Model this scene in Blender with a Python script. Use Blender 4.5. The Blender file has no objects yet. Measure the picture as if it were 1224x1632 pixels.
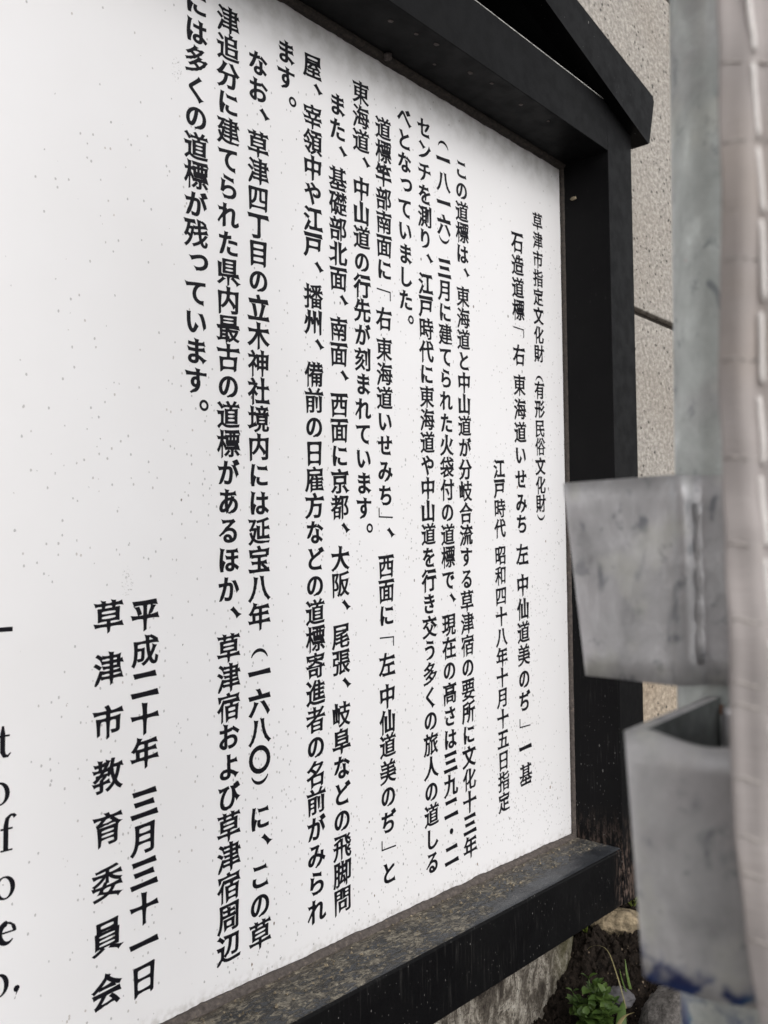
import bpy, bmesh, math, random
import numpy as np
from mathutils import Vector, Matrix, noise
from mathutils.geometry import delaunay_2d_cdt

random.seed(7)
scene = bpy.context.scene
COL = scene.collection

# ------------------------------------------------------------------ camera
cam_data = bpy.data.cameras.new("camera")
cam = bpy.data.objects.new("camera", cam_data)
COL.objects.link(cam)
cam_data.sensor_fit = 'VERTICAL'
cam_data.sensor_height = 36.0
cam_data.sensor_width = 27.0
cam_data.lens = 36.0 * 1450 / 1632
cam_data.clip_start = 0.01
cam_data.clip_end = 400
CAM = Vector((-0.588391, -0.542359, -0.063663))
RIGHT = Vector((0.661664, -0.749746, -0.009048))
UP = Vector((-0.029582, -0.038161, 0.998834))
BACK = Vector((-0.749217, -0.660625, -0.047429))
m = Matrix((RIGHT, UP, BACK)).transposed().to_4x4()
m.translation = CAM
cam.matrix_world = m
cam_data.dof.use_dof = True
cam_data.dof.focus_distance = 0.78
cam_data.dof.aperture_fstop = cam_data.lens / 2.3
scene.camera = cam
scene.render.resolution_x = 768
scene.render.resolution_y = 1024

# ------------------------------------------------------------------ light
world = bpy.data.worlds.new("World")
scene.world = world
world.use_nodes = True
wn = world.node_tree.nodes
wl = world.node_tree.links
bg = wn["Background"]
sky = wn.new("ShaderNodeTexSky")
sky.sky_type = 'NISHITA'
sky.sun_disc = False
SUN_EL, SUN_AZ = math.radians(33), math.radians(200)   # azimuth clockwise from +Y
sky.sun_elevation = SUN_EL
sky.sun_rotation = SUN_AZ
sky.air_density = 1.0
sky.dust_density = 2.0
hs = wn.new("ShaderNodeHueSaturation")
hs.inputs['Saturation'].default_value = 0.08
wl.new(sky.outputs[0], hs.inputs['Color'])
wl.new(hs.outputs[0], bg.inputs['Color'])
bg.inputs['Strength'].default_value = 0.15

sun_data = bpy.data.lights.new("sun", 'SUN')
sun_data.energy = 0.7
sun_data.angle = math.radians(45)
sun_data.color = (1.0, 0.965, 0.92)
sun = bpy.data.objects.new("sun", sun_data)
COL.objects.link(sun)
sd = Vector((math.sin(SUN_AZ) * math.cos(SUN_EL), math.cos(SUN_AZ) * math.cos(SUN_EL), math.sin(SUN_EL)))
sun.rotation_euler = sd.to_track_quat('Z', 'Y').to_euler()
sun.location = (0, -3, 4)

scene.view_settings.view_transform = 'Standard'
scene.view_settings.look = 'None'
scene.view_settings.gamma = 1
scene.view_settings.use_curve_mapping = False
scene.view_settings.exposure = 0.38
scene.cycles.max_bounces = 6


# ------------------------------------------------------------------ node helpers
class NT:
    def __init__(s, name, origin=(0, 0, 0)):
        s.origin = origin
        s.m = bpy.data.materials.new(name)
        s.m.use_nodes = True
        s.n = s.m.node_tree.nodes
        s.l = s.m.node_tree.links
        s.b = s.n["Principled BSDF"]
        s.out = s.n["Material Output"]
        s._tc = None

    def coord(s, scale=(1, 1, 1), rot=(0, 0, 0), kind='Object', loc=None):
        loc = loc or s.origin
        if s._tc is None:
            s._tc = s.n.new("ShaderNodeTexCoord")
        mp = s.n.new("ShaderNodeMapping")
        mp.inputs['Scale'].default_value = scale
        mp.inputs['Rotation'].default_value = rot
        mp.inputs['Location'].default_value = loc
        s.l.new(s._tc.outputs[kind], mp.inputs[0])
        return mp.outputs[0]

    def noise(s, vec, scale, detail=4, rough=0.55, out='Fac', dist=0.0):
        t = s.n.new("ShaderNodeTexNoise")
        t.inputs['Scale'].default_value = scale
        t.inputs['Detail'].default_value = detail
        t.inputs['Roughness'].default_value = rough
        t.inputs['Distortion'].default_value = dist
        s.l.new(vec, t.inputs['Vector'])
        return t.outputs[out]

    def voro(s, vec, scale, out='Distance', rnd=1.0):
        t = s.n.new("ShaderNodeTexVoronoi")
        t.inputs['Scale'].default_value = scale
        t.inputs['Randomness'].default_value = rnd
        s.l.new(vec, t.inputs['Vector'])
        return t if out == 'node' else t.outputs[out]

    def ramp(s, fac, stops):
        r = s.n.new("ShaderNodeValToRGB")
        e = r.color_ramp.elements
        while len(e) > 1:
            e.remove(e[-1])
        e[0].position = stops[0][0]
        c = stops[0][1]
        e[0].color = (c, c, c, 1) if isinstance(c, (int, float)) else (*c, 1)
        for p, c in stops[1:]:
            q = e.new(p)
            q.color = (c, c, c, 1) if isinstance(c, (int, float)) else (*c, 1)
        s.l.new(fac, r.inputs[0])
        return r.outputs[0]

    def math(s, op, a, b=0.0, c=None):
        t = s.n.new("ShaderNodeMath")
        t.operation = op
        for i, v in enumerate((a, b) if c is None else (a, b, c)):
            if isinstance(v, (int, float)):
                t.inputs[i].default_value = v
            else:
                s.l.new(v, t.inputs[i])
        return t.outputs[0]

    def mix(s, fac, a, b, mode='MIX'):
        t = s.n.new("ShaderNodeMix")
        t.data_type = 'RGBA'
        t.blend_type = mode
        for i, v in ((0, fac), (6, a), (7, b)):
            if isinstance(v, (int, float)):
                t.inputs[i].default_value = v if i == 0 else (v, v, v, 1)
            elif isinstance(v, tuple):
                t.inputs[i].default_value = (*v, 1)
            else:
                s.l.new(v, t.inputs[i])
        return t.outputs[2]

    def sep(s, vec):
        t = s.n.new("ShaderNodeSeparateXYZ")
        s.l.new(vec, t.inputs[0])
        return t.outputs

    def maprange(s, v, a, b, c=0.0, d=1.0, smooth=True):
        t = s.n.new("ShaderNodeMapRange")
        if smooth:
            t.interpolation_type = 'SMOOTHSTEP'
        t.inputs[1].default_value = a
        t.inputs[2].default_value = b
        t.inputs[3].default_value = c
        t.inputs[4].default_value = d
        s.l.new(v, t.inputs[0])
        return t.outputs[0]

    def spots(s, pts, radius):
        """mask that is 1 within radius of any of the given object-space points"""
        acc = None
        if s._tc is None:
            s._tc = s.n.new("ShaderNodeTexCoord")
        for p in pts:
            d = s.n.new("ShaderNodeVectorMath")
            d.operation = 'DISTANCE'
            s.l.new(s._tc.outputs['Object'], d.inputs[0])
            d.inputs[1].default_value = p
            k = s.maprange(d.outputs['Value'], radius, radius * 0.5)
            acc = k if acc is None else s.math('MAXIMUM', acc, k)
        return acc

    def set(s, **kw):
        for k, v in kw.items():
            k = {'color': 'Base Color', 'rough': 'Roughness', 'metal': 'Metallic', 'spec': 'Specular IOR Level',
                 'coat': 'Coat Weight', 'coatr': 'Coat Roughness', 'trans': 'Transmission Weight'}[k]
            if isinstance(v, (int, float)):
                s.b.inputs[k].default_value = v
            elif isinstance(v, tuple):
                s.b.inputs[k].default_value = (*v, 1)
            else:
                s.l.new(v, s.b.inputs[k])
        return s

    def bump(s, h, strength=0.3, dist=0.001):
        t = s.n.new("ShaderNodeBump")
        t.inputs['Strength'].default_value = strength
        t.inputs['Distance'].default_value = dist
        s.l.new(h, t.inputs['Height'])
        s.l.new(t.outputs[0], s.b.inputs['Normal'])
        return s


# ------------------------------------------------------------------ materials
SIGN_BASE = (-0.35, 0.0, -0.45)


def mat_panel():
    t = NT("white_enamel", SIGN_BASE)
    c = t.coord()
    x, y, z = t.sep(c)
    low = t.maprange(z, 0.40, -0.36, 0.0, 1.0, False)
    rightness = t.maprange(x, -0.5, 0.3)
    # small dark specks, denser low down and to the right
    cs = t.coord(scale=(1, 1, 0.62), rot=(0, 0.35, 0))
    v = t.voro(cs, 150, 'node')
    vr = t.sep(v.outputs['Color'])
    wob = t.math('MULTIPLY', t.noise(c, 1100, 3, 0.7), 0.24)
    dens = t.math('ADD', 0.022, t.math('MULTIPLY', low, t.math('ADD', 0.055, t.math('MULTIPLY', rightness, 0.30))))
    patch = t.maprange(t.noise(c, 14, 3), 0.35, 0.65, 0.25, 1.7)
    dens = t.math('MULTIPLY', dens, patch)
    on = t.math('LESS_THAN', vr[0], dens)
    siz = t.math('MULTIPLY', t.math('ADD', t.math('POWER', vr[1], 4), 0.30), t.maprange(x, -0.35, 0.15, 0.10, 0.17))
    spk = t.math('MULTIPLY', on, t.math('LESS_THAN', t.math('ADD', v.outputs['Distance'], wob), t.math('ADD', siz, 0.07)))
    spk = t.math('MULTIPLY', spk, t.math('ADD', 0.45, t.math('MULTIPLY', vr[2], 0.5)))
    # faint finer specks
    v2 = t.voro(t.coord(scale=(1, 1, 0.7), rot=(0, -0.6, 0)), 300, 'node')
    vr2 = t.sep(v2.outputs['Color'])
    s2 = t.math('MULTIPLY', t.math('LESS_THAN', vr2[0], t.math('MULTIPLY', dens, 1.6)), t.math('LESS_THAN', t.math('ADD', v2.outputs['Distance'], wob), 0.33))
    s2 = t.math('MULTIPLY', s2, 0.45)
    # few long scratches / smudges
    v3 = t.voro(t.coord(scale=(1, 1, 0.45), rot=(0, 0.9, 0)), 26, 'node')
    vr3 = t.sep(v3.outputs['Color'])
    jag = t.noise(c, 500, 3, 0.7)
    s3 = t.math('MULTIPLY', t.math('LESS_THAN', vr3[0], 0.30),
                t.math('MULTIPLY', t.math('LESS_THAN', v3.outputs['Distance'], 0.13), t.math('GREATER_THAN', jag, 0.58)))
    s3 = t.math('MULTIPLY', s3, 0.40)
    tot = t.math('MAXIMUM', spk, t.math('MAXIMUM', s2, s3))
    base = t.ramp(t.noise(c, 5, 3), [(0.3, (0.755, 0.742, 0.745)), (0.7, (0.80, 0.789, 0.80))])
    # mottled darker tone towards the very top edge
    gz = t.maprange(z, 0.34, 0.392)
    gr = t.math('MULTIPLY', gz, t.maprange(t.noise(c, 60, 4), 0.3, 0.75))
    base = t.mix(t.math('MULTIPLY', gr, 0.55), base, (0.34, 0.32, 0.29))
    gz2 = t.maprange(z, -0.372, -0.386)
    base = t.mix(t.math('MULTIPLY', gz2, t.maprange(t.noise(c, 180, 4), 0.4, 0.7, 0, 0.5)), base, (0.28, 0.25, 0.21))
    brown = t.ramp(vr[2], [(0.0, (0.03, 0.028, 0.03)), (0.8, (0.10, 0.08, 0.065)), (1.0, (0.22, 0.14, 0.09))])
    t.set(color=t.mix(tot, base, brown), rough=t.mix(tot, 0.30, 0.8), spec=0.45)
    t.bump(t.math('ADD', t.noise(c, 30, 2), t.math('MULTIPLY', tot, 0.8)), 0.12, 0.0004)
    return t.m


def mat_letter():
    t = NT("black_lettering")
    c = t.coord()
    n = t.maprange(t.noise(c, 700, 3), 0.70, 0.78)
    t.set(color=t.mix(t.math('MULTIPLY', n, 0.35), (0.0065, 0.0060, 0.0090), (0.08, 0.08, 0.08)), rough=0.45, spec=0.15)
    return t.m


def specks(t, c, scale, density, size, stretch=1.0):
    v = t.voro(t.coord(scale=(1, 1, stretch)), scale, 'node')
    r = t.sep(v.outputs['Color'])
    d = t.math('ADD', v.outputs['Distance'], t.math('MULTIPLY', t.noise(c, scale * 6, 2), 0.12))
    k = t.math('MULTIPLY', t.math('LESS_THAN', r[0], density), t.math('LESS_THAN', d, t.math('MULTIPLY', t.math('ADD', r[1], 0.4), size)))
    return t.math('MULTIPLY', k, t.math('ADD', t.math('MULTIPLY', r[2], 0.7), 0.3))


def mat_frame(name, density=0.03, stain=False):
    t = NT(name, SIGN_BASE)
    c = t.coord()
    x, y, z = t.sep(c)
    low = t.maprange(z, 0.1, -0.42)
    sp = t.math('MAXIMUM', specks(t, c, 250, density, 0.20, 0.45), t.math('MULTIPLY', specks(t, t.coord(loc=(3, 1, 2)), 520, density * 1.5, 0.24, 0.5), 0.7))
    if density > 0.05:
        sp = t.math('MULTIPLY', sp, t.math('MULTIPLY', t.maprange(z, -0.10, -0.36, 0.05, 1.0), t.maprange(t.noise(c, 16, 3), 0.35, 0.6, 0.15, 1.0)))
    # fine vertical run marks
    runs = t.maprange(t.noise(t.coord(scale=(1, 1, 0.06)), 420, 3, 0.6), 0.52, 0.80)
    runs = t.math('MULTIPLY', runs, t.math('MULTIPLY', low, t.maprange(t.noise(c, 22, 3), 0.42, 0.68)))
    base = t.ramp(t.noise(c, 9, 4), [(0.3, (0.0045, 0.0044, 0.0050)), (0.75, (0.0078, 0.0077, 0.0080))])
    base = t.mix(t.math('MULTIPLY', runs, 0.30), base, (0.10, 0.095, 0.09))
    if stain:
        st = t.math('MULTIPLY', t.maprange(z, -0.34, -0.43), t.maprange(t.noise(t.coord(scale=(1, 1, 0.35)), 260, 6, 0.75), 0.48, 0.60))
        st = t.math('MULTIPLY', st, t.math('MULTIPLY', t.maprange(x, 0.325, 0.350), t.maprange(x, 0.392, 0.360)))
        base = t.mix(t.math('MULTIPLY', st, 0.75), base, (0.16, 0.115, 0.095))
    base = t.mix(sp, base, (0.26, 0.25, 0.24))
    rg = t.maprange(t.noise(c, 60, 4), 0.3, 0.7, 0.36, 0.52)
    t.set(color=base, rough=rg, spec=0.07)
    t.bump(t.noise(c, 260, 3), 0.10, 0.0006)
    return t.m


def mat_ledge():
    # top of the sill: dirt and lichen crusts behind, rubbed smooth in front
    t = NT("sill_paint_with_lichen", SIGN_BASE)
    c = t.coord()
    x, y, z = t.sep(c)
    wander = t.math('MULTIPLY', t.math('SUBTRACT', t.noise(c, 12, 4), 0.5), 0.070)
    leftward = t.maprange(x, 0.20, -0.10, 0.0, 0.030)
    back = t.maprange(t.math('SUBTRACT', t.math('ADD', y, wander), t.math('MULTIPLY', leftward, -1.0)), -0.050, -0.018, 0.0, 1.0)
    cr = t.noise(t.coord(scale=(0.6, 1.5, 1), rot=(0, 0, 0.35)), 150, 7, 0.72, dist=1.2)
    cr2 = t.noise(c, 46, 4, 0.6)
    th = t.math('ADD', cr, t.math('MULTIPLY', t.math('SUBTRACT', cr2, 0.5), 0.45))
    crust = t.math('MULTIPLY', t.maprange(t.math('ADD', th, t.math('ADD', t.math('MULTIPLY', back, 0.05), t.maprange(x, 0.30, 0.0, -0.035, 0.005, False))), 0.475, 0.575), t.maprange(back, 0.02, 0.30))
    film = t.maprange(t.noise(c, 24, 5, 0.6), 0.35, 0.7)
    base = t.mix(film, (0.018, 0.020, 0.024), (0.050, 0.054, 0.060))
    base = t.mix(t.math('MULTIPLY', t.maprange(y, -0.022, -0.004), 0.85), base, (0.120, 0.095, 0.070))
    tan = t.ramp(t.noise(c, 150, 5, 0.7), [(0.34, (0.050, 0.042, 0.034)), (0.50, (0.19, 0.165, 0.125)), (0.66, (0.42, 0.37, 0.28))])
    base = t.mix(t.math('MULTIPLY', crust, 0.66), base, tan)
    sp = specks(t, c, 300, 0.06, 0.26)
    base = t.mix(sp, base, (0.40, 0.35, 0.27))
    t.set(color=base, rough=t.mix(crust, t.maprange(t.noise(c, 50, 4), 0.3, 0.7, 0.30, 0.46), 0.95), spec=0.5)
    t.bump(t.math('ADD', t.math('MULTIPLY', crust, 1.3), t.math('MULTIPLY', t.noise(c, 420, 4, 0.7), 0.7)), 0.9, 0.0016)
    return t.m


def mat_gasket():
    t = NT("brown_sealant", SIGN_BASE)
    c = t.coord()
    z = t.sep(c)[2]
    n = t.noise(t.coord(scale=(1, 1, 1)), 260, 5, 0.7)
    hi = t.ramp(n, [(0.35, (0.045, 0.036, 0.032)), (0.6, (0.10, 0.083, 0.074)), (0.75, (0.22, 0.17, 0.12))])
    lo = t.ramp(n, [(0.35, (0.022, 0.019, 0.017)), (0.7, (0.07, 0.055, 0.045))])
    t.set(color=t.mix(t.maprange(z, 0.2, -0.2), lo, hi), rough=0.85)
    t.bump(n, 0.4, 0.0006)
    return t.m


def mat_granite(name, tint, rough_scale=1.0, brown=0.0):
    t = NT(name)
    c = t.coord(scale=(1, 1, 1.25), rot=(0, 0.3, 0))
    n1 = t.noise(c, 125 * rough_scale, 5, 0.68, dist=0.3)
    n2 = t.noise(c, 330 * rough_scale, 3, 0.6)
    n3 = t.noise(c, 5, 3)
    col = t.ramp(n1, [(0.33, tuple(k * 0.62 for k in tint)), (0.49, tint), (0.64, tuple(min(1, k * 1.5) for k in tint))])
    col = t.mix(t.maprange(n2, 0.62, 0.74), col, tuple(k * 0.35 for k in tint))
    v = t.voro(c, 105 * rough_scale, 'node')
    vr = t.sep(v.outputs['Color'])
    pit = t.math('MULTIPLY', t.math('LESS_THAN', vr[0], 0.36),
                 t.math('LESS_THAN', t.math('ADD', v.outputs['Distance'], t.math('MULTIPLY', n2, 0.2)), t.math('ADD', t.math('MULTIPLY', vr[1], 0.22), 0.19)))
    col = t.mix(t.math('MULTIPLY', pit, 0.88), col, (0.035, 0.032, 0.03))
    v2 = t.voro(c, 170 * rough_scale, 'node')
    wr = t.sep(v2.outputs['Color'])
    lite = t.math('MULTIPLY', t.math('LESS_THAN', wr[0], 0.20), t.math('LESS_THAN', v2.outputs['Distance'], 0.30))
    col = t.mix(t.math('MULTIPLY', lite, 0.55), col, tuple(min(1, k * 1.75) for k in tint))
    col = t.mix(t.maprange(n3, 0.35, 0.7, 0.0, 0.22 + brown), col, (tint[0] * 0.72, tint[1] * 0.64, tint[2] * 0.55))
    t.set(color=col, rough=0.85, spec=0.25)
    t.bump(t.math('SUBTRACT', t.math('ADD', n1, t.math('MULTIPLY', n2, 0.6)), t.math('MULTIPLY', pit, 0.9)), 0.9, 0.0022)
    return t.m


def mat_simple(name, col, rough=0.8, var=0.3, scale=60, bump=0.3, spec=0.3, bd=0.001):
    t = NT(name)
    c = t.coord()
    n = t.noise(c, scale, 5, 0.62)
    t.set(color=t.ramp(n, [(0.3, tuple(k * (1 - var) for k in col)), (0.7, tuple(min(1, k * (1 + var)) for k in col))]), rough=rough, spec=spec)
    t.bump(n, bump, bd)
    return t.m


def mat_plinth():
    t = NT("weathered_plinth_stone")
    c = t.coord()
    st = t.noise(t.coord(scale=(1, 1, 0.45), rot=(0, -0.35, 0)), 75, 6, 0.68, dist=0.5)
    f = t.noise(c, 420, 4, 0.65)
    col = t.ramp(st, [(0.36, (0.030, 0.024, 0.020)), (0.47, (0.11, 0.095, 0.078)), (0.55, (0.25, 0.225, 0.19)), (0.66, (0.42, 0.39, 0.34))])
    col = t.mix(t.maprange(f, 0.50, 0.62, 0, 0.8), col, (0.045, 0.037, 0.03))
    x = t.math('ADD', t.sep(c)[0], -0.4)
    moss = t.math('MULTIPLY', t.maprange(x, 0.20, 0.28), t.maprange(t.noise(c, 40, 3), 0.3, 0.55, 0.2, 0.8))
    col = t.mix(moss, col, (0.075, 0.07, 0.03))
    t.set(color=col, rough=0.9, spec=0.2)
    t.bump(t.math('ADD', st, t.math('MULTIPLY', f, 0.5)), 0.9, 0.004)
    return t.m


def mat_galv(name, spots_red=(), spots_rust=(), blue=None, dark=1.0, tint=(0.50, 0.51, 0.51)):
    t = NT(name)
    c = t.coord()
    z = t.sep(c)[2]
    n1 = t.noise(t.coord(scale=(1, 1, 0.7)), 55, 6, 0.65, dist=0.3)
    n2 = t.noise(c, 130, 3, 0.6)
    col = t.ramp(n1, [(0.28, tuple(k * 0.66 for k in tint)), (0.42, tuple(k * 0.94 for k in tint)), (0.55, tuple(k * 1.10 for k in tint)), (0.68, tuple(min(1, k * 1.45) for k in tint))])
    blot = t.noise(t.coord(scale=(1, 1, 0.55), rot=(0, 0.4, 0)), 95, 3, 0.55, dist=0.5)
    col = t.mix(t.maprange(blot, 0.60, 0.72, 0, 0.62), col, (0.085, 0.10, 0.125))
    col = t.mix(t.maprange(n2, 0.60, 0.72, 0, 0.5), col, (0.13, 0.14, 0.16))
    col = t.mix(t.maprange(t.noise(c, 30, 3), 0.48, 0.66, 0, 0.35), col, (0.42, 0.39, 0.405))
    col = t.mix(t.maprange(t.noise(t.coord(loc=(4, 2, 1)), 34, 3), 0.52, 0.66, 0, 0.5), col, (0.62, 0.62, 0.56))
    if spots_red:
        col = t.mix(t.math('MULTIPLY', t.spots(spots_red, 0.0014), 0.8), col, (0.45, 0.06, 0.06))
    if spots_rust:
        col = t.mix(t.math('MULTIPLY', t.spots(spots_rust, 0.0022), 0.9), col, (0.28, 0.09, 0.02))
    if blue:
        top, bot = blue
        k = t.maprange(t.math('ADD', z, t.math('MULTIPLY', t.math('SUBTRACT', t.noise(c, 110, 4, 0.6), 0.5), 0.020)), top, bot)
        k = t.math('MULTIPLY', k, t.maprange(t.noise(c, 85, 3), 0.44, 0.52))
        col = t.mix(k, col, t.ramp(t.noise(c, 60, 2), [(0.35, (0.025, 0.035, 0.13)), (0.55, (0.025, 0.065, 0.23)), (0.68, (0.04, 0.20, 0.33))]))
    t.set(color=col, rough=t.maprange(n1, 0.3, 0.7, 0.50, 0.36), metal=0.35, spec=0.5)
    t.bump(t.math('ADD', n1, t.math('MULTIPLY', n2, 0.4)), 0.5, 0.0012)
    return t.m


def mat_cloth(name, base, transl=0.35):
    t = NT(name)
    c = t.coord()
    w = t.noise(t.coord(scale=(1, 1, 0.6)), 60, 4, 0.5)
    w2 = t.noise(c, 18, 3)
    col = t.ramp(w, [(0.3, tuple(k * 0.86 for k in base)), (0.7, tuple(min(1, k * 1.10) for k in base))])
    col = t.mix(t.maprange(w2, 0.45, 0.7, 0, 0.5), col, (base[0] * 0.86, base[1] * 0.78, base[2] * 0.66))
    t.set(color=col, rough=0.75, spec=0.2)
    tr = t.n.new("ShaderNodeBsdfTranslucent")
    t.l.new(col, tr.inputs[0])
    mx = t.n.new("ShaderNodeMixShader")
    mx.inputs[0].default_value = transl
    t.l.new(t.b.outputs[0], mx.inputs[1])
    t.l.new(tr.outputs[0], mx.inputs[2])
    t.l.new(mx.outputs[0], t.out.inputs[0])
    # woven surface
    t.bump(t.math('ADD', w, t.noise(t.coord(scale=(0.15, 0.15, 1)), 900, 2)), 0.3, 0.0008)
    return t.m


def mat_leaf(name, col):
    t = NT(name)
    c = t.coord(kind='Generated')
    oi = t.n.new("ShaderNodeObjectInfo")
    n = t.noise(t.coord(), 160, 3)
    cc = t.mix(oi.outputs['Random'], tuple(k * 0.75 for k in col), (col[0] * 1.5, col[1] * 1.25, col[2] * 1.1))
    cc = t.mix(t.maprange(n, 0.4, 0.7, 0, 0.4), cc, (col[0] * 1.7, col[1] * 1.5, col[2]))
    t.set(color=cc, rough=0.45, spec=0.4)
    tr = t.n.new("ShaderNodeBsdfTranslucent")
    t.l.new(cc, tr.inputs[0])
    mx = t.n.new("ShaderNodeMixShader")
    mx.inputs[0].default_value = 0.25
    t.l.new(t.b.outputs[0], mx.inputs[1])
    t.l.new(tr.outputs[0], mx.inputs[2])
    t.l.new(mx.outputs[0], t.out.inputs[0])
    return t.m


M = dict(
    panel=mat_panel(), letter=mat_letter(), frame=mat_frame("black_frame_paint", 0.014), frame_low=mat_frame("black_sill_paint", 0.11, True),
    stile=mat_frame("black_stile_paint", 0.055, True), ledge=mat_ledge(), gasket=mat_gasket(),
    dark=mat_simple("black_soffit_paint", (0.006, 0.006, 0.0065), 0.7, 0.2, 40, 0.1, 0.15),
    edge=mat_simple("painted_edge_highlight", (0.42, 0.41, 0.39), 0.4, 0.5, 200, 0.1),  # pale colour of the painted sky highlight on the top rail
    granite=mat_granite("hammered_granite", (0.345, 0.318, 0.287), 0.92),
    granite_base=mat_granite("rough_granite_base", (0.36, 0.30, 0.235), 0.8, 0.25),
    pocket_shade=mat_simple("painted_shade_inside_pocket", (0.075, 0.08, 0.078), 0.8, 0.4, 90, 0.4),  # shade inside the lower pocket, put into the colour of its inner faces
    joint=mat_simple("joint_mortar", (0.05, 0.042, 0.035), 0.9, 0.3, 200, 0.4),
    plinth=mat_plinth(),
    soil=mat_simple("dark_soil", (0.018, 0.0135, 0.0105), 0.95, 0.75, 170, 1.0, 0.12, 0.005),
    ground=mat_simple("old_asphalt", (0.16, 0.155, 0.15), 0.9, 0.35, 160, 0.6, 0.25, 0.002),
    grain=mat_simple("soil_grains", (0.15, 0.115, 0.08), 0.9, 0.7, 60, 0.4),
    tan_rock=mat_simple("tan_river_stone", (0.22, 0.175, 0.115), 0.85, 0.65, 120, 1.0, 0.2, 0.005),
    grey_rock=mat_granite("grey_field_stone", (0.125, 0.115, 0.108), 1.3, 0.1),
    chip=mat_simple("grey_stone_chip", (0.10, 0.095, 0.10), 0.85, 0.3, 90, 0.6),
    cloth=mat_cloth("faded_pink_mesh_cloth", (0.51, 0.468, 0.456)),
    hem=mat_cloth("cloth_hem", (0.50, 0.455, 0.45), 0.15),
    thread=mat_simple("white_thread", (0.68, 0.645, 0.625), 0.6, 0.1, 900, 0.3),
    weft=mat_simple("taupe_cord", (0.40, 0.365, 0.345), 0.8, 0.2, 400, 0.3),
    leaf=mat_leaf("green_leaf", (0.052, 0.100, 0.024)), leaf_y=mat_leaf("yellow_green_leaf", (0.115, 0.165, 0.030)),
    grass=mat_leaf("grass_blade", (0.075, 0.135, 0.035)), straw=mat_leaf("pale_dry_stem", (0.20, 0.19, 0.10)),
    spot=mat_simple("pale_web_spot", (0.10, 0.085, 0.08), 0.9, 0.4, 500, 0.3),
    crumb=mat_simple("tan_crumb", (0.20, 0.165, 0.115), 0.9, 0.7, 90, 0.4),
)


# ------------------------------------------------------------------ object helpers
def thing(name, label, cat, loc=(0, 0, 0), group=None):
    o = bpy.data.objects.new(name, None)
    o.empty_display_size = 0.05
    COL.objects.link(o)
    o.location = loc
    o['label'] = label
    o['category'] = cat
    if group:
        o['group'] = group
    return o


def tag(o, label, cat, group=None):
    o['label'] = label
    o['category'] = cat
    if group:
        o['group'] = group
    return o


def base_of(parent):
    v = Vector((0, 0, 0))
    p = parent
    while p is not None:
        v += p.location
        p = p.parent
    return v


def link_bm(name, bm, mat, parent=None, smooth=False, kind=None, origin=None):
    off = Vector(origin) if origin is not None else Vector((0, 0, 0))
    b = base_of(parent)
    me = bpy.data.meshes.new(name)
    bmesh.ops.recalc_face_normals(bm, faces=bm.faces)
    for v in bm.verts:
        v.co -= (off if origin is not None else b)
    bm.to_mesh(me)
    bm.free()
    for mm in (mat if isinstance(mat, (list, tuple)) else [mat]):
        me.materials.append(mm)
    if smooth:
        for p in me.polygons:
            p.use_smooth = True
    o = bpy.data.objects.new(name, me)
    COL.objects.link(o)
    if parent is not None:
        o.parent = parent
    if origin is not None:
        o.location = off - b
    if kind:
        o['kind'] = kind
    return o


def box_bm(lo, hi, bevel=0.0, seg=2, bm=None):
    bm = bm or bmesh.new()
    vs = [bm.verts.new((x, y, z)) for x in (lo[0], hi[0]) for y in (lo[1], hi[1]) for z in (lo[2], hi[2])]
    F = [(0, 1, 3, 2), (4, 6, 7, 5), (0, 4, 5, 1), (2, 3, 7, 6), (0, 2, 6, 4), (1, 5, 7, 3)]
    fs = [bm.faces.new([vs[i] for i in f]) for f in F]
    if bevel:
        es = list({e for f in fs for e in f.edges})
        bmesh.ops.bevel(bm, geom=es, offset=bevel, segments=seg, profile=0.5, affect='EDGES')
    return bm


def prism_bm(poly, y0, y1, bevel=0.0, bm=None):
    """polygon in XZ extruded from y0 to y1"""
    bm = bm or bmesh.new()
    a = [bm.verts.new((p[0], y0, p[1])) for p in poly]
    b = [bm.verts.new((p[0], y1, p[1])) for p in poly]
    fs = [bm.faces.new(a), bm.faces.new(b[::-1])]
    n = len(poly)
    for i in range(n):
        fs.append(bm.faces.new([a[i], b[i], b[(i + 1) % n], a[(i + 1) % n]]))
    if bevel:
        bmesh.ops.bevel(bm, geom=list({e for f in fs for e in f.edges}), offset=bevel, segments=2, profile=0.5, affect='EDGES')
    return bm


def tube_bm(pts, rad, seg=10, bm=None, cap=True):
    bm = bm or bmesh.new()
    rings = []
    n = len(pts)
    pts = [Vector(p) for p in pts]
    for i, p in enumerate(pts):
        d = (pts[min(i + 1, n - 1)] - pts[max(i - 1, 0)]).normalized()
        a = d.orthogonal().normalized() if abs(d.z) < 0.95 else d.cross(Vector((1, 0, 0))).normalized()
        b = d.cross(a)
        r = rad[i] if isinstance(rad, (list, tuple)) else rad
        rings.append([bm.verts.new(p + (a * math.cos(k * 2 * math.pi / seg) + b * math.sin(k * 2 * math.pi / seg)) * r) for k in range(seg)])
    for i in range(n - 1):
        for k in range(seg):
            bm.faces.new([rings[i][k], rings[i][(k + 1) % seg], rings[i + 1][(k + 1) % seg], rings[i + 1][k]])
    if cap:
        bm.faces.new(rings[0][::-1])
        bm.faces.new(rings[-1])
    return bm


# ------------------------------------------------------------------ ground
GZ = -0.62
bm = bmesh.new()
vs = [bm.verts.new(p) for p in ((-60, -60, GZ), (60, -60, GZ), (60, 60, GZ), (-60, 60, GZ))]
bm.faces.new(vs)
g = link_bm("ground", bm, M['ground'])
g['kind'] = 'structure'


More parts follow.
